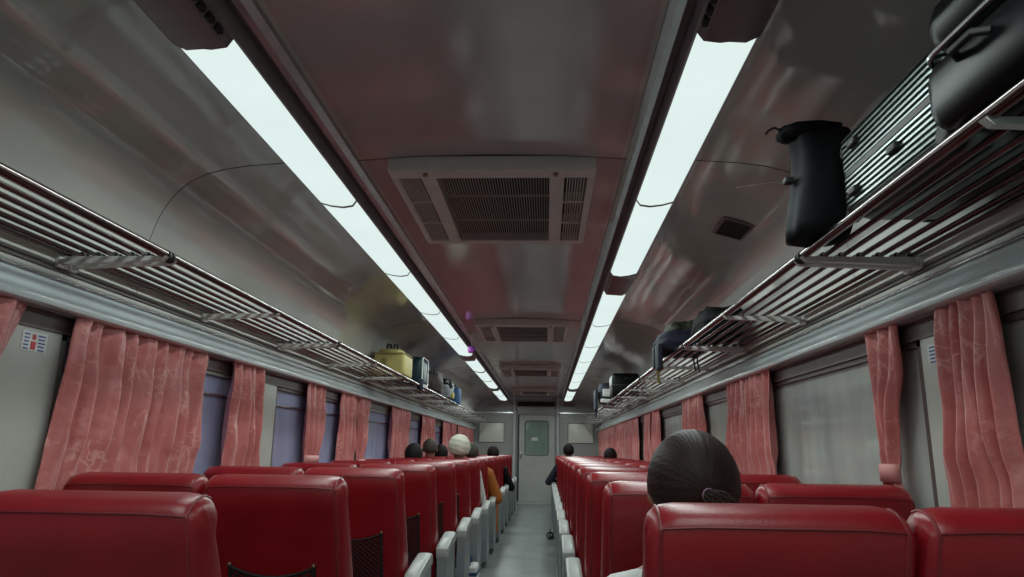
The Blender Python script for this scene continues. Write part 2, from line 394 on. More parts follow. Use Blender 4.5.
def make_light(sgn):
    t = thing('ceiling_light', 'x', 'light', (0, 0, 0), 'lit panels of the %s ceiling strip' % ('left' if sgn < 0 else 'right'))
    b = MB(); b.prism_y(diff_prof(sgn), .008, 1.205); b.build('diffuser', 'diffuser', t, sharp=50)
    for y in (.001, 1.207):
        b = MB(); b.prism_y([(x, z-.002 if z < 2.11 else z) for x, z in diff_prof(sgn)], y, y+.006)
        b.build('end_clip', 'housing', t)
    return t
starts = {-1: [1.585, 2.80, 4.015, 5.23, 6.445, 8.05, 9.345, 10.60, 12.25, 13.50], 1: [1.585, 2.80, 4.50, 5.715, 6.93, 8.145, 9.36, 10.575, 12.25, 13.47]}
for sgn in (-1, 1):
    proto = make_light(sgn); nm = 'left' if sgn < 0 else 'right'
    for i, y in enumerate(starts[sgn]+[-.115, -1.33]):
        o = proto if i == 0 else copy_tree(proto); o.location = (0, y, 0)
        o['label'] = 'lit white ceiling panel, %s from the camera in the %s strip' % (ORD[i], nm) if y > 0 else 'lit white ceiling panel %s the camera in the %s strip' % ('just above' if y > -1 else 'behind', nm)
        la = bpy.data.lights.new('tube_lamp', 'AREA'); la.shape = 'RECTANGLE'; la.size = .13; la.size_y = 1.19
        la.energy = LAMP if 'LAMP' in globals() else 6.2; la.color = (.88, 1, .97)
        lo = bpy.data.objects.new('tube_lamp', la); C.objects.link(lo); lo.location = (sgn*.66, y+.6, 2.080); lo.parent = None
    # unlit service housing in front of the first panel, and the blank covers in the gaps
    gaps = [(1.102, 1.583)]; st = starts[sgn]
    for i in range(len(st)-1):
        if st[i+1]-st[i] > 1.3 and st[i+1]-(st[i]+1.215) > .2: gaps.append((st[i]+1.217, st[i+1]-.003))
    for gi, (g0, g1) in enumerate(gaps):
        t = thing('light_cover', ('dark blank cover with side slots before the first lit panel, %s strip' % nm) if gi == 0 else
                  'dark blank cover in the %s gap of the %s light strip' % (ORD[gi-1], nm), 'cover', (0, 0, 0))
        MB().prism_y([(sgn*x, z) for x, z in [(.588, 2.106), (.60, 2.085), (.70, 2.078), (.737, 2.096), (.737, 2.118), (.588, 2.118)]], g0, g1).build('cover', 'housing', t)
        if gi == 0:
            f = MB()
            for k in range(5):
                x0, x1 = sorted((sgn*.584, sgn*.600)); f.box(x0, x1, g1-.05-.045*k-.028, g1-.05-.045*k, 2.090, 2.106)
            f.build('slot', 'dark', t, smooth=False)
# ------------------------------------------------------------------ air conditioning units
def make_vent():
    t = thing('ceiling_vent', 'x', 'air vent', (0, 0, 0), 'air vents down the middle of the ceiling')
    z0, z1 = 2.150, 2.212
    b = MB(); W = .405; L = 1.0
    b.box(-W, W, 0, .085, z0, z1, bev=.006); b.box(-W, W, L-.05, L, z0, z1, bev=.006)
    for s in (-1, 1):
        for a, c in ((.375, .405), (.225, .285)):
            x0, x1 = sorted((s*a, s*c)); b.box(x0, x1, .08, L-.045, z0, z1, bev=.004)
        x0, x1 = sorted((s*.285, s*.375))
        for yy in (.365, .655): b.box(x0, x1, yy, yy+.02, z0+.004, z1)
    b.build('frame', 'vent', t)
    b = MB(); b.box(-.375, .375, .08, L-.04, 2.196, 2.205); b.build('cavity', 'dark', t, smooth=False)
    b = MB(); n = 40
    for k in range(n):
        x = -.222+.444*(k+.5)/n; b.box(x-.0013, x+.0013, .085, L-.05, z0+.004, z0+.013)
    b.box(-.225, .225, .33, .338, z0+.016, z0+.024); b.box(-.225, .225, .66, .668, z0+.016, z0+.024)
    b.build('grille', 'vent_slat', t, smooth=False)
    for s in (-1, 1):
        b = MB()
        for k in range(7):
            x = s*(.292+.078*(k+.5)/7); b.box(x-.002, x+.002, .085, L-.05, z0+.004, z0+.024)
        b.build('louvre', 'vent', t, smooth=False)
    for x in (-.26, .25):
        MB().tube([(x, .03, z0+.003), (x, .03, z0-.012)], .010, 10).build('latch', 'brass', t)
    return t
pv = make_vent()
for i, y in enumerate((2.56, 6.05, 9.45, 13.0)):
    o = pv if i == 0 else copy_tree(pv); o.location = (0, y, 0)
    o['label'] = 'rectangular slatted air vent on the ceiling, %s from the camera' % ORD[i]
# small dark speaker plate on the right side of the ceiling
t = thing('ceiling_speaker', 'small dark grille plate on the right ceiling above the rack', 'speaker', (1.10, 3.27, 2.144))
t.rotation_euler = (0, math.radians(16), 0)
MB().box(-.075, .075, -.12, .12, -.012, .012, bev=.004).build('plate', 'housing', t)
f = MB()
for k in range(8): f.box(-.06, .06, -.10+k*.026, -.088+k*.026, -.016, -.010)
f.build('grille', 'dark', t, smooth=False)

# ------------------------------------------------------------------ luggage racks
RX = [1.06, 1.113, 1.168, 1.224, 1.278, 1.318]
RZ = 1.69
def make_rack(sgn, L=1.88):
    t = thing('luggage_rack', 'x', 'luggage rack', (0, 0, 0), 'steel luggage racks on the %s' % ('left' if sgn < 0 else 'right'))
    b = MB(); b.tube([(sgn*1.0, .0, RZ+.004), (sgn*1.0, L, RZ+.004)], .0145, 14); b.build('front_rail', 'steel', t)
    for x in RX:
        MB().tube([(sgn*x, .012, RZ), (sgn*x, L-.012, RZ)], .0078, 10).build('rod', 'steel', t)
    for y in (.018, L*.5, L-.018):
        f = MB(); pr = [(sgn*.985, RZ-.006), (sgn*1.33, RZ-.008), (sgn*1.337, RZ-.034), (sgn*1.20, RZ-.028), (sgn*1.0, RZ-.020)]
        f.prism_y(pr, y-.010, y+.010)
        x0, x1 = sorted((sgn*1.322, sgn*1.339)); f.box(x0, x1, y-.022, y+.022, RZ-.045, RZ-.008, bev=.004)
        f.build('bracket', 'bracket', t)
    for x in [1.0]+RX:
        for y in (.004, L-.004): MB().tube([(sgn*x, y-.005, RZ), (sgn*x, y+.005, RZ)], .019 if x == 1.0 else .0125, 12).build('rod_cap', 'rubber', t)
    return t
for sgn in (-1, 1):
    proto = make_rack(sgn); nm = 'left' if sgn < 0 else 'right'
    for i in range(8):
        o = proto if i == 0 else copy_tree(proto); o.location = (0, .26+1.895*i, 0)
        o['label'] = 'steel tube luggage rack on the %s wall, %s section from the camera' % (nm, ORD[i])

# ------------------------------------------------------------------ curtains
def curtain(sgn, yt0, yt1, yb0, yb1, folds, label, tie=None, group=None, zt=1.522, zb=.80, seed=0, amp=.023):
    rnd = random.Random(seed); nm = 'left' if sgn < 0 else 'right'
    t = thing('curtain', label, 'curtain', (sgn*1.325, (yt0+yt1)/2, zb), group or 'pink curtains on the %s windows' % nm)
    nu = max(30, folds*14); nv = 40; vs = []; fs = []
    ph = [rnd.uniform(-.5, .5) for _ in range(nu+1)]; p0 = rnd.uniform(0, 6)
    for j in range(nv+1):
        v = j/nv; z = zt+(zb-zt)*v
        a0 = yt0+(yb0-yt0)*v; a1 = yt1+(yb1-yt1)*v
        if tie:
            tz, tw, tc = tie; d = (z-tz); s = math.exp(-(d/.14)**2) if d < 0 else math.exp(-(d/.30)**2)
            c = (a0+a1)/2*(1-s)+tc*s; w = (a1-a0)/2; w = w*(1-s)+tw/2*s; a0, a1 = c-w, c+w
        for i in range(nu+1):
            u = i/nu
            uu = u+.018*math.sin(2*PI*u*folds*.5+p0)
            wv = math.sin(2*PI*folds*uu+p0+.5*math.sin(3*v+p0))
            A = amp*(.55+.45*min(1, v*3))
            A *= min(1, max(.55, (z-.98)/.12)); x = 1.329+wv*A+.25*A*math.sin(2*PI*folds*2.3*u+v*5+p0)
            if v < .05: x += .004*math.sin(2*PI*folds*5*u)
            y = a0+(a1-a0)*u+.006*math.sin(9*v+6*u+p0)
            nz = noise.noise(Vector((y*6+seed, z*6, sgn)))
            x += .011*nz+.005*noise.noise(Vector((y*16+seed, z*4, sgn*3)))
            x = max(1.300, min(x, 1.354)); zz = z+(.010*math.sin(2*PI*folds*u*1.7+p0) if j == nv else 0)
            vs.append((sgn*x, y, zz))
    for j in range(nv):
        for i in range(nu):
            q = j*(nu+1)+i; fs.append((q, q+1, q+nu+2, q+nu+1))
    b = MB(); b.add(vs, fs); L = t.location
    o = b.build('drape', 'curtain', t, loc=None, sharp=180)
    for v in o.data.vertices: v.co -= Vector(L)
    sm = o.modifiers.new('thick', 'SOLIDIFY'); sm.thickness = .0025; sm.offset = 0
    if tie:
        tz, tw, tc = tie
        b = MB(); pts = [(sgn*1.322+.026*math.cos(a)-L[0], tc+(tw/2+.008)*math.sin(a)-L[1]) for a in [2*PI*k/20 for k in range(20)]]
        b.rings([[(x, y, tz-.028-L[2]) for x, y in pts], [(x*1.0, y, tz-L[2]) for x, y in pts], [(x, y, tz+.028-L[2]) for x, y in pts]], False, False)
        q = b.build('tieback', 'tie', t, label='lighter pink tieback band'); sm = q.modifiers.new('thick', 'SOLIDIFY'); sm.thickness = .004
    return t
LC = [  # left curtains
 (1.62, 2.02, 1.50, 1.80, 3, 'pink curtain at the left edge, swept back from the grey pillar', None),
 (2.23, 3.19, 2.15, 3.14, 9, 'wide drawn pink satin curtain on the left, beside the grey pillar', None),
 (3.41, 3.62, 3.40, 3.66, 2, 'narrow pink curtain left of its twin, after the widest left curtain', None),
 (3.63, 3.84, 3.67, 3.90, 2, 'narrow pink curtain beside the greenish window frame on the left', None),
 (4.56, 4.92, 4.44, 4.98, 3, 'gathered pink curtain between two bluish windows, third bunch on the left', (1.02, .26, 4.72)),
 (5.35, 5.81, 5.30, 5.83, 4, 'long straight pink curtain, fourth bunch on the left', None),
 (5.88, 6.25, 5.95, 6.15, 3, 'darker tapering pink curtain right behind the fourth left bunch', (.98, .20, 6.02)),
 (7.10, 7.62, 7.10, 7.62, 4, 'pink curtain behind the wide bluish pane on the left', None),
 (7.64, 8.15, 7.66, 8.15, 4, 'pink curtain above the dark-haired head by the left windows', None),
 (8.95, 9.45, 8.95, 9.45, 4, 'pink curtain behind the cropped greying head on the left', None),
 (9.50, 10.0, 9.50, 10.05, 4, 'dark pink curtain just before the white hat', None),
 (10.8, 11.6, 10.8, 11.6, 5, 'pink curtain directly behind the white hat on the left', None),
 (11.65, 12.3, 11.65, 12.3, 5, 'pink curtain past the white hat, far left windows', None),
 (12.5, 13.5, 12.5, 13.5, 6, 'second last pink curtain on the left', None),
 (13.6, 15.3, 13.6, 15.3, 9, 'last pink curtain on the left beside the end wall', None)]
for i, c in enumerate(LC): curtain(-1, *c[:6], tie=c[6], seed=i+3)
RC = [
 (1.79, 2.045, 1.76, 2.11, 5, 'tall drawn pink curtain at the right edge, beside the grey pillar', None),
 (2.265, 2.53, 2.28, 2.50, 3, 'pink curtain gathered by a pale tieback on the right window', (1.045, .085, 2.415)),
 (3.59, 4.01, 3.60, 4.06, 4, 'pink curtain right of the womans head, the nearer of the pair', None),
 (4.05, 4.48, 4.08, 4.55, 4, 'pink curtain right of the womans head, the farther of the pair', None),
 (5.20, 5.52, 5.20, 5.55, 3, 'pink curtain just above the womans head, nearer strand', None),
 (5.56, 5.94, 5.58, 5.94, 3, 'pink curtain left of the womans head, farther strand', None),
 (7.17, 7.65, 7.17, 7.65, 4, 'pink curtain right of the dark window gap on the right', None),
 (7.68, 8.24, 7.68, 8.24, 4, 'pink curtain beside the lavender window gap on the right', None),
 (8.80, 10.0, 8.80, 10.0, 7, 'wide pink curtain above the black hair by the right windows', None),
 (10.1, 11.6, 10.1, 11.6, 8, 'pink curtain between the black hair and the far right corner', None),
 (11.7, 13.4, 11.7, 13.4, 8, 'second last pink curtain on the right', None),
 (13.5, 15.3, 13.5, 15.3, 9, 'last pink curtain on the right beside the end wall', None)]
for i, c in enumerate(RC): curtain(1, *c[:6], tie=c[6], seed=i+33)

# stickers on the pillars
for sgn, y, z, lab in ((-1, 2.10, 1.405, 'small blue, red and white notice sticker on the left pillar'), (1, 2.125, 1.395, 'small blue, red and white notice sticker on the right pillar')):
    t = thing('notice_sticker', lab, 'sticker', (sgn*1.362, y, z), 'stickers on the pillars')
    x = -sgn*.0015
    MB().box(min(0, x), max(0, x), -.055, .055, -.03, .03).build('paper', 'paper', t, smooth=False)
    f = MB()
    for cy in (-.036, .030):
        for r in range(5):
            w = .012 if cy < 0 else .017; x2 = -sgn*.0024
            f.box(min(0, x2), max(0, x2), cy-w+random.uniform(0, .004), cy+w-random.uniform(0, .006), .022-r*.011-.004, .022-r*.011)
    f.build('blue_lines', 'blueprint', t, smooth=False)
    f = MB(); x2 = -sgn*.0026
    f.box(min(0, x2), max(0, x2), -.016, .004, -.024, .0); f.box(min(0, x2), max(0, x2), -.012, .002, .006, .022)
    f.build('red_mark', 'redprint', t, smooth=False)

# ------------------------------------------------------------------ seats
SW = .455; ST = 1.012; SEAM = .976
def rear(z): return .30*(ST-z)             # rear face: reclined, top nearest the camera
def front(z): return .085+.47*(ST-z)
def seat_back():
    prof = []
    for z in (.36, .45, .6, .75, .90, SEAM): prof.append((rear(z), z))
    yr = rear(SEAM)
    prof += [(yr+.008, .988), (yr+.018, .998), (yr+.032, 1.005), (yr+.050, 1.010), (yr+.066, ST)]
    prof += [(.098, ST-.006), (.114, ST-.022), (front(.955), .955)]
    for z in (.90, .75, .6, .45, .36): prof.append((front(z), z))
    cyz = [((rear(z)+front(z))/2, z) for y, z in prof]
    rings = []
    W = SW/2
    st = ((0, .030, .040), (.003, .017, .026), (.009, .008, .016), (.018, .003, .008), (.032, 0, .003), (.055, -.001, 0), (W*.5, -.002, 0))
    for x, ins, drop in [(-W+a, b, c) for a, b, c in st]+[(0, -.004, 0)]+[(W-a, b, c) for a, b, c in st[::-1]]:
        r = []
        for (y, z), (cy, cz) in zip(prof, cyz):
            h = max(.02, abs(y-cy)); yy = cy+(y-cy)*(1-min(.9, ins/h*.9))
            r.append((x, yy, z-drop*min(1, max(0, (z-.84)/.14))))
        rings.append(r)
    return MB().rings(rings)
def make_seat(kind):      # kind: 'aisle_l', 'aisle_r', 'window'
    t = thing('train_seat', 'x', 'seat', (0, 0, 0))
    bk = seat_back().build('backrest', 'vinyl', t, sharp=60)
    W = SW/2; p = MB()
    q0 = rear(SEAM); p.tube([(-W+.022, q0+.001, SEAM-.004), (-W*.6, q0-.0015, SEAM), (0, q0-.0035, SEAM), (W*.6, q0-.0015, SEAM), (W-.022, q0+.001, SEAM-.004)], .0020, 6)
    p.build('seam', 'vinyl_dark', bk)
    for s in (-1, 1):
        p = MB(); x = s*(W-.022)
        pts = [(x, rear(z)+.0015, z-.002) for z in (.40, .6, .8, .93)]+[(x, rear(SEAM)+.001, SEAM-.006), (x, rear(SEAM)+.009, .982), (x, rear(SEAM)+.019, .992), (x, rear(SEAM)+.032, .999), (x, rear(SEAM)+.05, 1.004), (x, .078, 1.006), (x, .10, 1.0)]
        p.tube(pts, .0028, 6)
        p.build('piping', 'worn', bk)
    # cushion
    c = MB(); yb = rear(.45)+.03
    c.box(-W+.005, W-.005, yb, .66, .33, .455, bev=.03); c.build('seat_cushion', 'vinyl', t)
    c = MB(); c.box(-W+.02, W-.02, yb, .60, .25, .335, bev=.006); c.box(-.05, .05, .25, .50, 0, .26, bev=.01); c.box(-.16, .16, .20, .56, 0, .025, bev=.005)
    c.build('base', 'seat_base', t)
    # net pocket with a drooping top hem
    nx = 15
    def top(u): return .700+.030*(2*u-1)**2+.0*u
    def P(u, v, o=.010):
        x = -.135+.27*u; z = .46+(top(u)-.46)*v
        return (x, rear(z)-.004-o*math.sin(PI*u)*(.4+.6*v), z)
    q = MB(); K = 13; J = 12
    for d in (1, -1):
        for k in range(-J, K+J):
            pts = []
            for m in range(0, 2*J+1):
                u = (k+m*.5 if d == 1 else k-m*.5)/K; v = m/(2*J)
                if 0 <= u <= 1: pts.append(P(u, v))
            if len(pts) > 1: q.tube(pts, .0027, 3, caps=False)
    q.tube([P(i/12, 1, .011) for i in range(13)], .0045, 6)
    for u in (0, 1): q.tube([P(u, i/4) for i in range(5)], .006, 6)
    q.tube([P(i/6, 0) for i in range(7)], .004, 6)
    npk = q.build('net_pocket', 'net', t, label='black net pocket')
    for u in (0, 1):
        x, y, z = P(u, 1); MB().ball((x, y-.004, z+.006), .0075, 10, 8).build('clip', 'brass', npk)
    if kind != 'window':
        s = 1 if kind == 'aisle_l' else -1       # side on which the aisle lies
        x0, x1 = sorted((s*(W+.012), s*(W+.080)))
        a = MB(); prof = [(.120, .492), (.108, .515), (.108, .545), (.13, .566), (.30, .590), (.44, .606), (.478, .600), (.492, .580), (.486, .555), (.44, .548), (.30, .538), (.165, .522), (.150, .51), (.146, .492)]
        bm_rings = []
        for x, k in ((x0, .86), (x0+.006, .96), (x0+.018, 1), (x1-.018, 1), (x1-.006, .96), (x1, .86)):
            cy = sum(p_[0] for p_ in prof)/len(prof)
            bm_rings.append([(x, cy+(y-cy)*(1-(1-k)*.15), z-(1-k)*.06*(1 if z > .55 else -.3)) for y, z in prof])
        a.rings(bm_rings); a.build('armrest', 'arm_pad', t, label='pale grey armrest')
        a = MB(); x2, x3 = sorted((s*(W+.018), s*(W+.074)))
        pr = [(.16, .06), (.13, .25), (.115, .500), (.17, .525), (.30, .545), (.44, .556), (.482, .556), (.480, .47), (.472, .30), (.44, .10), (.41, .06)]
        a.rings([[(x2, y, z) for y, z in pr], [(x3-.000, y, z) for y, z in pr]]); a.build('side_panel', 'grey_metal', t, smooth=False, label='grey metal side panel')
        
        for fy in (.22, .34): MB().box(x2+.012, x3-.012, fy, fy+.04, 0, .07).build('foot', 'seat_base', t, smooth=False)
    return t
protos = {k: make_seat(k) for k in ('aisle_l', 'aisle_r', 'window')}
used = {}
def put_seat(kind, x, y, label, group):
    o = protos[kind] if kind not in used else copy_tree(protos[kind]); used[kind] = 1
    o.location = (x, y, 0); o['label'] = label; o['group'] = group; return o
LY = [1.32+.94*i for i in range(14)]; RY = [1.27+.94*i for i in range(14)]
for i, y in enumerate(LY):
    put_seat('aisle_l', -.648, y, 'red vinyl aisle seat left of the aisle, %s row from the camera' % ORD[i], 'red seats left of the aisle')
    put_seat('window', -1.104, y, 'red vinyl window seat left of the aisle, %s row from the camera' % ORD[i], 'red seats left of the aisle')
for i, y in enumerate(RY):
    put_seat('aisle_r', .617, y, 'red vinyl aisle seat right of the aisle, %s row from the camera' % ORD[i], 'red seats right of the aisle')
    put_seat('window', 1.080, y, 'red vinyl window seat right of the aisle, %s row from the camera' % ORD[i], 'red seats right of the aisle')

# ------------------------------------------------------------------ people
def person(x, yb, top, label, skin='skin', hair='hair', shirt='navy', lower='trouser', hairkind='short', lean=0., hy=.25, elbow_out=0., legx=0., foot=None, robe=False):
    t = thing('person', label, 'person', (x, yb+.35, .45), 'seated passengers')
    O = Vector((x, yb+.35, .45))
    hc = Vector((x+lean, yb+hy, top-.122)); nb = Vector((x+lean*.6, yb+hy+.01, top-.27)); sh = top-.315
    chest = Vector((x, yb+hy+.085, sh-.10)); hip = Vector((x, yb+.475, .545))
    vox = .009
    def fin(b, name, m, smooth_it=6, voxel=vox, label=None):
        me = bpy.data.meshes.new(name); me.from_pydata([tuple(Vector(v)-O) for v in b.v], [], b.f); me.update()
        me.materials.append(M[m]); o = bpy.data.objects.new(name, me); C.objects.link(o); o.parent = t
        r = o.modifiers.new('remesh', 'REMESH'); r.mode = 'VOXEL'; r.voxel_size = voxel; r.use_smooth_shade = True
        s = o.modifiers.new('smooth', 'SMOOTH'); s.iterations = smooth_it; s.factor = .4
        if label: o['label'] = label
        return o
    b = MB()
    # skull, jaw, features (facing +y, away from the camera)
    wm = 1.13 if hairkind == 'tail' else 1
    b.ball(hc+Vector((0, -.005, .018)), (.074*wm, .092, .092), 24, 16)
    b.ball(hc+Vector((0, .030, -.045)), (.056, .060, .068), 20, 12)
    b.cap(hc+Vector((0, .088, .0)), hc+Vector((0, .106, -.030)), .008, .013)          # nose
    for s in (-1, 1):
        b.ball(hc+Vector((s*.080*wm, .0, -.012)), (.010, .020, .031), 12, 8)              # ears
        b.cap(hc+Vector((s*.014, .084, .018)), hc+Vector((s*.045, .074, .018)), .008, .006)
    b.cap(hc+Vector((-.020, .084, -.062)), hc+Vector((.020, .084, -.062)), .007, .007) # lips
    b.cap(hc+Vector((0, -.012, -.06)), nb+Vector((0, .0, -.02)), .052, .058)
    b.cap(nb, chest, .075, .12); b.cap(chest+Vector((-.05, 0, 0)), hip+Vector((-.05, 0, 0)), .11, .115); b.cap(chest+Vector((.05, 0, 0)), hip+Vector((.05, 0, 0)), .11, .115)
    arms = []; sd = .014 if hairkind == 'tail' else 0
    for s in (-1, 1):
        S = Vector((x+s*.155, yb+hy+.06, sh-.045-sd)); E = Vector((x+s*(.185+(elbow_out if s == (-1 if x > 0 else 1) else 0)), yb+hy+.14, sh-.30)); Wr = Vector((x+s*.10, yb+hy+.34, .63))
        b.cap(nb+Vector((s*.02, 0, -.03)), S, .058, .052); b.cap(S, E, .049, .038); b.cap(E, Wr, .037, .026)
        arms.append((S, E, Wr))
        pc = Wr+Vector((-s*.012, .055, -.010)); b.ball(pc, (.040, .050, .016), 14, 8)
        for k, (dx, ln) in enumerate(((-.028, .060), (-.010, .070), (.009, .066), (.027, .052))):
            A = pc+Vector((dx, .040, 0)); B = A+Vector((dx*.15, ln*.55, -.006)); D = B+Vector((0, ln*.38, -.022)); b.cap(A, B, .0095, .0085, 8); b.cap(B, D, .0085, .0075, 8)
        A = pc+Vector((-s*.032, -.010, 0)); B = A+Vector((-s*.022, .028, -.006)); b.cap(A, B, .011, .0095, 8); b.cap(B, B+Vector((-s*.004, .026, -.008)), .0095, .008, 8)
    knees = []
    for s in (-1, 1):
        H = hip+Vector((s*.085, .02, -.0)); K = Vector((x+s*.10+legx, yb+.86, .53)); A = Vector((x+s*.10+legx*1.15, yb+.82, .10))
        if foot and s == (1 if foot[0] > x else -1): A = Vector((foot[0], foot[1]-.04, .10)); K = Vector((foot[0]-.02*s, min(yb+.80, foot[1]+.1), .50))
        b.cap(H, K, .082, .056); b.cap(K, A, .052, .034); knees.append((H, K, A))
        b.cap(A+Vector((0, -.01, -.055)), A+Vector((0, .10, -.068)), .032, .026); b.cap(A, A+Vector((0, 0, -.05)), .034, .032)
    fin(b, 'body', skin)
    # shirt
    b = MB(); e = .030 if robe else .014
    b.cap(nb+Vector((0, 0, -.045)), chest, .082, .12+e); b.cap(chest+Vector((-.05, 0, 0)), hip+Vector((-.05, 0, 0)), .11+e, .115+e); b.cap(chest+Vector((.05, 0, 0)), hip+Vector((.05, 0, 0)), .11+e, .115+e)
    for s, (S, E, Wr) in zip((-1, 1), arms):
        b.cap(nb+Vector((s*(.045+sd), 0, -.050-sd)), S, .052+e*.5, .054+e); b.cap(S, E, .052+e, .042+e)
        if hairkind != 'tail': b.cap(E, E.lerp(Wr, .7), .042+e, .034+e)
    fin(b, 'robe' if robe else 'shirt', shirt, 8, .011)
    b = MB()
    for s, (H, K, A) in zip((-1, 1), knees):
        b.cap(H, K, .082+e, .058+e); b.cap(K, K.lerp(A, .72 if robe else .9), .056+e, .046+e)
    if robe: b.cap(knees[0][1].lerp(knees[0][2], .3), knees[1][1].lerp(knees[1][2], .3), .05, .05); b.cap(knees[0][1], knees[1][1], .06, .06)
    fin(b, 'robe_skirt' if robe else 'trousers', lower, 6, .011)
    for s, (H, K, A) in zip((-1, 1), knees):
        if robe: continue
        b = MB(); a = A-O; b.ball(a+Vector((0, .045, -.075)), (.044, .125, .025), 16, 8, fn=lambda d: 1 if d.z > -.5 else .9); b.build('shoe', 'rubber', t)
    for s in (-1, 1):
        b = MB(); b.ball(hc-O+Vector((s*.030, .079, .002)), .0125, 12, 8); b.build('eye', 'eye', t)
    c = hc-O
    if hairkind in ('short', 'bald'):
        def fn(d):
            k = 1.0 if not (d.y > .35 and d.z < .45) else .82
            if d.z < -.55: k *= .86
            return k*(1+.012*noise.noise(d*9))
        b = MB(); g = .090 if hairkind == 'short' else .083
        b.ball(c+Vector((0, -.010, .016)), (g, g*1.22, .108 if hairkind == 'short' else .098), 40, 24, fn=fn); b.build('hair', hair, t, sharp=180)
    elif hairkind == 'hat':
        def fn(d): return (1+.06*noise.noise(d*1.3+Vector((2,1,0)))+.022*math.sin(d.z*15+4*d.x+1.5*noise.noise(d*1.5))) * (.86 if d.z < -.72 else 1)
        b = MB(); b.ball(c+Vector((0, -.010, .030)), (.110, .118, .118), 48, 32, fn=fn); b.build('knitted_hat', hair, t, sharp=180, label='cream white wrapped head covering')
    elif hairkind == 'tail':
        tie = Vector((.004, -.114, -.016)); ax = Vector((.10, -1, -.05)).normalized()
        # sphere whose pole is the hair tie, so the strands run into it
        q = Vector((0, 0, 1)).rotation_difference(ax)
        b = MB(); nu, nv = 640, 60; vs = []; fs = []
        for j in range(nv+1):
            th = PI*(.03+.90*j/nv)
            for i in range(nu):
                a = 2*PI*i/nu; d = Vector((math.sin(th)*math.cos(a), math.sin(th)*math.sin(a), math.cos(th))); d = q @ d
                a2 = a+.10*math.sin(3*th+a*2)
                gr = .3*math.sin(a2*67+2*math.sin(th*3))+.3*math.sin(a2*131+1.3)+1.5*noise.noise(Vector((math.cos(a)*9, math.sin(a)*9, th*.8)))
                k = 1+.0042*gr*min(1, math.sin(th)*1.6)
                p = Vector((d.x*.099*k, d.y*.110*k, d.z*.118*k))
                if d.z < -.15 and d.y > -.55: p.x *= 1-.16*min(1, (-.15-d.z)/.4)
                if d.z < -.55: p.z *= .90
                if d.y > .45 and d.z < .55: p.y *= .62; p.x *= .90
                vs.append(c+Vector((0, -.004, .008))+p)
        for j in range(nv):
            for i in range(nu): fs.append((j*nu+i, j*nu+(i+1) % nu, (j+1)*nu+(i+1) % nu, (j+1)*nu+i))
        b.add(vs, fs+[tuple(range(nu-1, -1, -1)), tuple(nv*nu+i for i in range(nu))])
        hb = b.build('hair', hair, t, sharp=180)
        T0 = c+Vector((0, -.004, .008))+tie
        b = MB(); rnd = random.Random(5)
        for k in range(150):
            a = rnd.uniform(0, 2*PI); rr = .017*math.sqrt(rnd.random())
            o1 = Vector((math.cos(a)*rr, rnd.uniform(-.003, .003), math.sin(a)*rr))
            pts = [T0+Vector((0, .012, 0))+o1*.5, T0+o1*.7+Vector((.004, -.012, 0)), T0+o1*1.3+Vector((.022, -.020, -.012)), T0+o1*1.8+Vector((.042, -.012, -.035)), T0+o1*1.9+Vector((.052, -.002, -.065)), T0+o1*1.5+Vector((.054, .008, -.100-rnd.uniform(0, .03)))]
            b.tube(pts, [.0022, .003, .0034, .0034, .003, .0006], 5)
        b.build('ponytail', hair, t, sharp=180, label='ponytail')
        b = MB(); b.tube([T0+Vector((.003+.0125*math.cos(a), -.006+.004*math.cos(a), .0125*math.sin(a))) for a in [2*PI*k/20 for k in range(20)]], .0028, 8, closed=True)
        b.build('hair_tie', 'mauve', t, label='purple hair tie')
    return t
person(.535, 1.34, 1.146, 'woman with dark ponytail and purple hair tie, in white', 'skin', 'hair_brown', 'white_cloth', 'trouser', 'tail', hy=.28)
person(-.645, 6.96, 1.222, 'person in a cream white hat and white shirt by the aisle', 'skin_dark', 'cream_knit', 'white_cloth', 'trouser', 'hat', hy=.25, elbow_out=.03)
person(-1.10, 6.96, 1.155, 'person with dark hair by the left windows, nearest the camera there', 'skin_dark', 'hair', 'navy', 'trouser', hy=.25)
person(-1.09, 7.90, 1.225, 'person with cropped greying hair by the left windows', 'skin_dark', 'hair_grey', 'brown_bag', 'trouser', 'bald', hy=.25)
person(-.60, 7.90, 1.185, 'person in saffron robe with cropped hair, foot in the aisle', 'skin_dark', 'hair_grey', 'orange', 'orange', 'bald', lean=-.02, hy=.25, elbow_out=.075, foot=(-.40, 8.45), robe=True)
person(-1.10, 8.84, 1.160, 'person with dark hair mostly hidden behind the white hat', 'skin_dark', 'hair', 'brown_bag', 'trouser', hy=.25)
person(-.58, 10.72, 1.160, 'person with black hair and black clothes in the far left aisle seat', 'skin_dark', 'hair', 'black_cloth', 'trouser', hy=.25, elbow_out=.09, foot=(-.42, 11.45))
person(.58, 11.61, 1.215, 'person with black hair and navy top in the far right aisle seat', 'skin_dark', 'hair', 'navy', 'trouser', hy=.25, elbow_out=.14)
person(1.09, 9.73, 1.150, 'person with black hair by the right windows, only hair showing', 'skin_dark', 'hair', 'black_cloth', 'trouser', hy=.25)

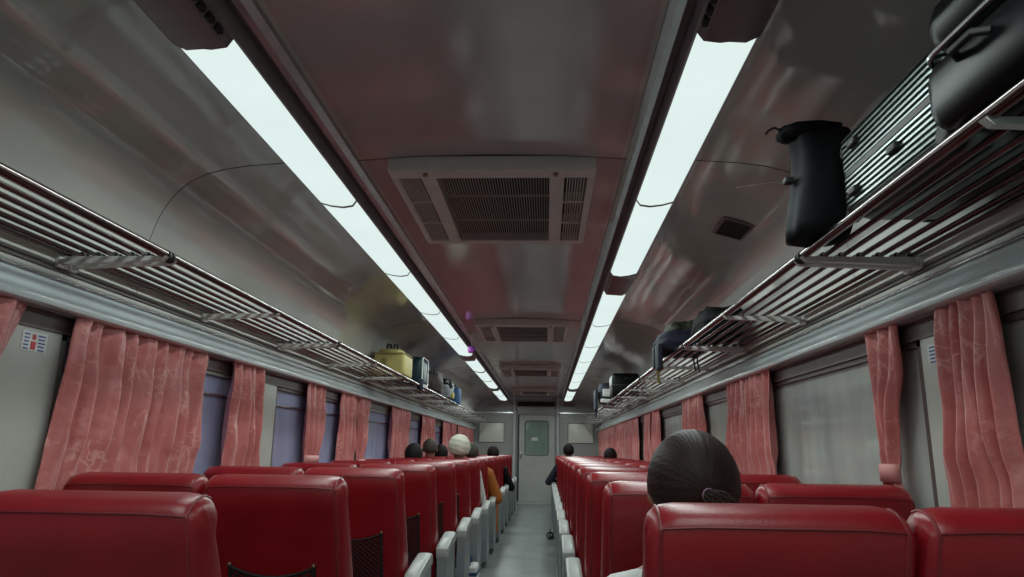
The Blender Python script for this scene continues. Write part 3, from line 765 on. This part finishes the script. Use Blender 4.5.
# things on the floor by the aisle
t = thing('shoe_pair', 'black strappy sandals on the aisle floor by the right seats', 'shoes', (.30, 9.6, 0))
for k, (dx, dy) in enumerate(((-.03, 0), (.045, .12))):
    b = MB(); b.ball((dx, dy, .018), (.042, .12, .018), 16, 8); b.build('sole', 'rubber', t)
    b = MB()
    for yy in (-.05, .02, .07): b.tube([(dx+.042*math.cos(a), dy+yy, .02+.055*math.sin(a)) for a in [PI*q/8 for q in range(9)]], .006, 6)
    b.tube([(dx, dy-.09, .02), (dx, dy-.11, .09), (dx, dy-.05, .12), (dx, dy+.02, .075)], .008, 6); b.build('strap', 'rubber', t)
t = thing('floor_bag', 'blue and white striped bag on the floor beside left seats', 'bag', (-.36, 5.75, 0))
b = MB(); b.box(-.055, .055, -.10, .16, 0, .24, bev=.02); b.build('bag_body', 'white_cloth', t)
b = MB()
for z in (.04, .105, .17): b.box(-.057, .057, -.102, .162, z, z+.028, bev=.004)
b.build('stripe', 'blue', t, label='blue stripes')
b = MB(); b.tube([(0, -.05, .235), (0, -.04, .30), (0, .08, .30), (0, .10, .235)], .006, 8); b.build('handle', 'blue', t)

# ------------------------------------------------------------------ luggage
RT = RZ+.0145    # top of the rack
def soft(b, c, r, sq=.55, amp=.04, seed=0, nu=36, nv=24):
    def f(d):
        m = max(abs(d.x), abs(d.y), abs(d.z)); k = (1-sq)+sq/m if m > 0 else 1
        return min(k, 1.6)*(1+amp*noise.noise(d*3+Vector((seed, 0, 0)))+amp*.4*noise.noise(d*9))
    return b.ball(c, r, nu, nv, fn=f)
# big black suitcase overhanging the near right rack
t = thing('suitcase', 'large black hard suitcase overhanging the near right rack', 'suitcase', (1.14, .97, RT+.002), rz=math.radians(2))
b = MB(); b.box(-.17, .17, -.37, .37, 0, .15, bev=.045); b.build('lower_shell', 'black_case', t)
b = MB(); b.box(-.165, .12, -.365, .365, .155, .28, bev=.06); b.build('upper_shell', 'black_case', t)
b = MB(); pts = rrect(0, 0, .336, .735, .06, 8); b.tube([(x, y, .1525) for x, y in pts], .006, 8, closed=True); b.build('rim', 'railbright', t, label='pale metal rim')
b = MB(); b.tube([(-.168, .15, .10), (-.190, .165, .105), (-.190, .225, .105), (-.168, .24, .10)], .008, 10); b.build('handle', 'rubber', t)
for sx in (-.11, .11):
    b = MB(); b.box(sx-.02, sx+.02, .355, .385, .0, .05, bev=.008); b.tube([(sx-.012, .395, .022), (sx+.012, .395, .022)], .018, 14); b.build('wheel', 'rubber', t)
# ridged silver suitcase
t = thing('suitcase', 'ridged silver suitcase lying flat behind the big black one', 'suitcase', (1.150, 1.605, RT+.002))
for nm, z0, z1 in (('lower_shell', 0, .115), ('upper_shell', .128, .245)):
    b = MB(); rings = []; X0, Y0 = .135, .258
    nz = 64
    for k in range(nz+1):
        z = z0+(z1-z0)*k/nz; e = min(z-z0, z1-z) if True else 0
        edge = (z-z0) if nm == 'lower_shell' else (z1-z)
        ins = .03*(max(0, 1-edge/.03))**2; rib = .0035*(1 if math.sin(2*PI*(z-z0)/.0145) > 0 else -1) if .015 < edge else 0
        rings.append([(x, y, z) for x, y in rrect(0, 0, 2*(X0-ins+rib), 2*(Y0-ins+rib), .045, 6)])
    b.rings(rings); b.build(nm, 'silver_case', t, sharp=25)
b = MB(); pts = rrect(0, 0, .274, .520, .045, 6); b.rings([[(x, y, .113) for x, y in pts], [(x, y, .130) for x, y in pts]]); b.build('seam_band', 'black_case', t)
for i, (yy, zz) in enumerate(((.17, .06), (-.05, .08), (.15, .185))):
    b = MB(); b.box(-.150, -.128, yy-.022, yy+.022, zz-.010, zz+.010, bev=.005); b.build('latch', 'rubber', t)
for sx in (-.10, .10):
    for zz in (.03, .215):
        b = MB(); b.tube([(sx-.012, .278, zz), (sx+.012, .278, zz)], .020, 16); b.box(sx-.018, sx+.018, .255, .28, zz-.016, zz+.016, bev=.005); b.build('wheel', 'rubber', t)
# black drawstring bag
t = thing('drawstring_bag', 'upright black cloth bag with strap at the rack end, right', 'bag', (1.035, 2.03, RT))
rings = []
for k, (z, cx, w, d) in enumerate(((0, -.03, .062, .060), (.006, -.03, .082, .078), (.04, -.022, .090, .086), (.11, -.008, .090, .085), (.19, .002, .086, .08), (.26, .006, .084, .072), (.31, .006, .088, .058), (.335, .004, .090, .045), (.345, .004, .092, .036), (.350, .004, .088, .03))):
    ring = []
    for i in range(36):
        a = 2*PI*i/36; wr = 1+.10*noise.noise(Vector((math.cos(a)*2, math.sin(a)*2, z*9)))+.03*math.sin(5*a+z*20)
        ca, sa = math.cos(a), math.sin(a); sq = 1/max(abs(ca), abs(sa))**.5
        ring.append((cx+w*ca*sq*wr, d*sa*sq*wr, z))
    rings.append(ring)
b = MB(); b.rings(rings); b.build('bag_body', 'black_cloth', t, sharp=180)
b = MB(); b.tube([(-.125, -.02, .342), (-.07, -.02, .350), (.0, -.02, .352), (.06, -.02, .355)], [.006, .020, .022, .012], 10)
soft(b, (-.065, -.01, .335), (.060, .05, .022), .3, .14, 3); b.build('top_flap', 'black_cloth', t, sharp=180)
b = MB(); b.tube([(-.12, -.02, .343), (-.140, -.03, .347), (-.158, -.03, .338), (-.170, -.04, .322)], .0035, 8); b.build('strap', 'rubber', t)
b = MB(); b.box(-.115, -.088, -.02, .01, .178, .196, bev=.004); b.tube([(-.11, 0, .187), (-.16, .05, .20), (-.22, .12, .215)], .0012, 5); b.build('buckle', 'rubber', t)
# pile farther along the right rack
t = thing('duffel_bag', 'black soft bag on the right rack, nearer of the heaped pair', 'bag', (1.17, 3.98, RT))
b = MB(); soft(b, (0, 0, .085), (.115, .26, .085), .5, .10, 2); b.build('bag_body', 'black_cloth', t, sharp=180)
b = MB(); b.tube([(-.05, -.12, .15), (-.06, -.06, .185), (-.05, .06, .185), (-.05, .12, .15)], .008, 8); b.build('handle', 'black_cloth', t)
t = thing('rucksack', 'navy and camouflage rucksack hanging over the right rack rail', 'bag', (1.09, 4.60, RT))
b = MB(); soft(b, (0, 0, .075), (.165, .24, .075), .5, .10, 5); b.build('bag_body', 'navy', t, sharp=180)
b = MB(); soft(b, (.02, .02, .150), (.125, .18, .065), .4, .2, 8); b.build('top_pocket', 'camo', t, sharp=180, label='camouflage top pocket')
b = MB(); b.box(-.178, -.150, -.16, -.02, -.10, .06, bev=.008); b.box(-.175, -.155, .05, .12, -.07, .07, bev=.006); b.build('side_flap', 'navy', t)
b = MB(); b.tube([(-.165, -.06, -.05), (-.168, -.06, -.14), (-.160, -.055, -.18)], .010, 8); b.build('strap', 'yellow_dark', t, label='yellow-brown strap end')
b = MB()
for xx, yy in ((.06, -.05), (.10, .03)): b.tube([(xx, yy, .01), (xx, yy-.01, -.05), (xx+.012, yy, -.10)], .005, 6)
b.build('dangling_strap', 'rubber', t)
t = thing('suitcase', 'black upright case on the right rack, past the heaped bags', 'suitcase', (1.12, 8.30, RT))
b = MB(); b.box(-.16, .15, -.20, .20, 0, .265, bev=.035); b.build('shell', 'black_case', t)
b = MB(); b.tube([(-.02, -.20, .20), (-.02, -.225, .20), (.06, -.225, .20), (.06, -.20, .20)], .008, 8); b.build('handle', 'rubber', t)
b = MB(); b.box(-.162, .152, -.202, .202, .12, .135, bev=.003); b.build('zip', 'rubber', t)
t = thing('duffel_bag', 'blue bag with white panel near the far end of the right rack', 'bag', (1.09, 9.75, RT))
b = MB(); soft(b, (0, 0, .155), (.175, .26, .15), .5, .06, 11); b.build('bag_body', 'navy', t, sharp=180)
b = MB(); b.box(-.13, .04, -.285, -.235, .10, .20, bev=.012); b.box(-.16, -.03, -.285, -.235, .02, .07, bev=.012); b.build('white_panel', 'white_cloth', t)
b = MB(); b.box(-.225, -.195, -.20, .12, -.07, .20, bev=.01); b.tube([(-.21, -.1, -.05), (-.205, -.1, -.16)], .012, 8); b.build('side_flap', 'navy', t)
# left rack
t = thing('holdall', 'yellow zipped holdall with black handles on the left rack', 'bag', (-1.13, 6.20, RT))
b = MB(); b.box(-.135, .135, -.20, .20, 0, .205, bev=.03); b.build('bag_body', 'yellow', t)
b = MB(); soft(b, (-.01, 0, .205), (.11, .18, .04), .4, .06, 4); b.build('top_panel', 'yellow', t, sharp=180)
b = MB(); b.tube([(x, y, .19) for x, y in rrect(0, 0, .274, .404, .04, 6)], .006, 6, closed=True); b.build('zip', 'yellow_dark', t)
b = MB()
for s in (-.03, .03): b.tube([(s-.012, -.10, .24), (s-.01, -.08, .285), (s+.01, -.06, .285), (s+.012, -.04, .24)], .012, 8)
b.build('handle', 'rubber', t)
b = MB(); b.box(-.06, -.02, -.207, -.195, .10, .15, bev=.004); b.build('tag_plate', 'yellow_dark', t)
t = thing('suitcase', 'dark teal case with a pale edge next to the yellow holdall', 'suitcase', (-1.13, 7.02, RT))
b = MB(); b.box(-.15, .14, -.18, .18, 0, .275, bev=.05); b.build('shell', 'teal_case', t)
b = MB(); b.tube([(.143, y, z) for y, z in rrect(0, .137, .34, .26, .05, 6)], .006, 8, closed=True); b.build('edge', 'paper', t, label='pale edging')
b = MB(); b.box(.10, .16, -.21, -.17, -.05, .05, bev=.01); b.build('strap_end', 'navy', t)
t = thing('handbag', 'brown-black bag with looped handle, middle of the left rack luggage', 'bag', (-1.12, 8.0, RT))
b = MB(); soft(b, (0, 0, .12), (.165, .23, .12), .5, .08, 6); b.build('bag_body', 'brown_bag', t, sharp=180)
b = MB(); b.tube([(.05, -.09*math.cos(a), .215+.075*math.sin(a)) for a in [PI*k/8 for k in range(9)]], .008, 8); b.build('handle', 'rubber', t)
t = thing('rucksack', 'grey and black rucksack with yellow tab on the left rack', 'bag', (-1.12, 9.05, RT))
b = MB(); soft(b, (0, 0, .13), (.15, .20, .13), .5, .10, 13); b.build('bag_body', 'seat_base', t, sharp=180)
b = MB(); soft(b, (.05, -.05, .18), (.10, .14, .08), .3, .2, 15); b.build('top_pocket', 'black_cloth', t, sharp=180)
b = MB(); b.box(.13, .165, -.05, .05, .02, .10, bev=.01); b.build('tab', 'yellow', t, label='yellow tab')
t = thing('duffel_bag', 'blue upright bag, last on the left rack', 'bag', (-1.10, 9.95, RT))
b = MB(); b.box(-.12, .12, -.12, .12, 0, .235, bev=.04); b.build('bag_body', 'blue', t)
b = MB(); b.tube([(-.03, 0, .23), (-.03, 0, .265), (.05, 0, .265), (.05, 0, .23)], .007, 8); b.build('handle', 'navy', t)
# purple ornament under the left light rail
t = thing('hanging_ornament', 'small purple ornament hanging beside the left light strip', 'ornament', (-.50, 6.72, 2.03))
b = MB(); soft(b, (0, 0, 0), (.035, .02, .035), .2, .3, 2, 20, 14); b.build('flower', 'purple', t, sharp=180)
b = MB(); b.tube([(0, 0, .03), (0, 0, .165)], .002, 5); b.build('string', 'paper', t)

# ------------------------------------------------------------------ outside
struct(MB().box(-30, 30, -15, 45, -1.30, -1.25).build('ground', 'concrete', smooth=False))
t = thing('parked_coach', 'pale railway coach with red band seen through the right windows', 'train coach', (4.6, 8, -.2))
MB().box(0, .3, -14, 14, 0, 2.6, bev=.03).build('coach_body', 'coach_paint', t)
MB().box(-.02, .02, -14, 14, .75, 1.0).build('red_band', 'coach_red', t, smooth=False)
for k in range(12):
    MB().box(-.02, .03, -13+k*2.2, -11.6+k*2.2, 1.15, 1.85, bev=.02).build('coach_window', 'dark', t)
t = thing('platform_lamp', 'warm platform lamp seen at the right edge past the curtain', 'lamp', (3.4, 3.8, -1.25))
b = MB(); b.tube([(0, 0, 0), (0, 0, 2.95)], .04, 12); b.build('post', 'seat_base', t)
b = MB(); b.box(-.35, .05, -.08, .08, 2.88, 2.96, bev=.02); b.build('lamp_head', 'warm_lamp', t)
random.seed(3)
for k in range(9):
    y = 3+k*5.0; h = 2.2+random.random()*1.2
    t = thing('tree', 'dark bushy tree outside the left windows, %s from the camera' % ORD[k], 'tree', (-7.5-random.random()*2, y, -1.25), 'trees outside the left windows')
    b = MB()
    for q in range(7): soft(b, (random.uniform(-.6, .6), random.uniform(-1.2, 1.2), h*.62+random.uniform(-.4, .5)), (.8, .95, .7), .1, .35, k*7+q, 24, 16)
    b.build('crown', 'foliage', t, sharp=180)
    b = MB(); b.tube([(0, 0, 0), (.05, 0, h*.6)], .12, 8); b.build('trunk', 'frame', t)

# ------------------------------------------------------------------ world, camera
wd = bpy.data.worlds.new('dusk'); bpy.context.scene.world = wd; wd.use_nodes = True; nt = wd.node_tree
bg = nt.nodes['Background']; tc = nt.nodes.new('ShaderNodeTexCoord'); sp = nt.nodes.new('ShaderNodeSeparateXYZ')
nt.links.new(tc.outputs['Generated'], sp.inputs[0])
mr = nt.nodes.new('ShaderNodeMapRange'); mr.inputs['From Min'].default_value = -1; mr.inputs['From Max'].default_value = 1
nt.links.new(sp.outputs['X'], mr.inputs['Value'])
r = ramp(nt, mr.outputs[0], [(.1, (.34, .33, .60)), (.5, (.10, .10, .16)), (.9, (.10, .13, .12))])
nt.links.new(r.outputs['Color'], bg.inputs['Color']); bg.inputs['Strength'].default_value = 1.0

F, PX, PY, ROLL = 710., 546., 450.5, .014
d = Vector(((PX-512)/F, -(PY-288.5)/F, -1)).normalized()       # world +Y seen in camera axes
h = Vector((1, -ROLL, 0)); xx = (h-d*h.dot(d)).normalized(); zz = xx.cross(d)
R = Matrix((xx, d, zz))                                        # camera -> world
cam = bpy.data.cameras.new('camera'); cam.sensor_width = 36; cam.lens = 36*F/1024; cam.clip_start = .02
co = bpy.data.objects.new('camera', cam); C.objects.link(co)
mw = R.to_4x4(); mw.translation = Vector((.215, 0, 1.10)); co.matrix_world = mw
sc = bpy.context.scene; sc.camera = co
vs = sc.view_settings; vs.view_transform = 'Standard'; vs.look = 'None'; vs.gamma = 1; vs.exposure = 0; vs.use_curve_mapping = False
sc.cycles.max_bounces = 6; sc.cycles.transparent_max_bounces = 12
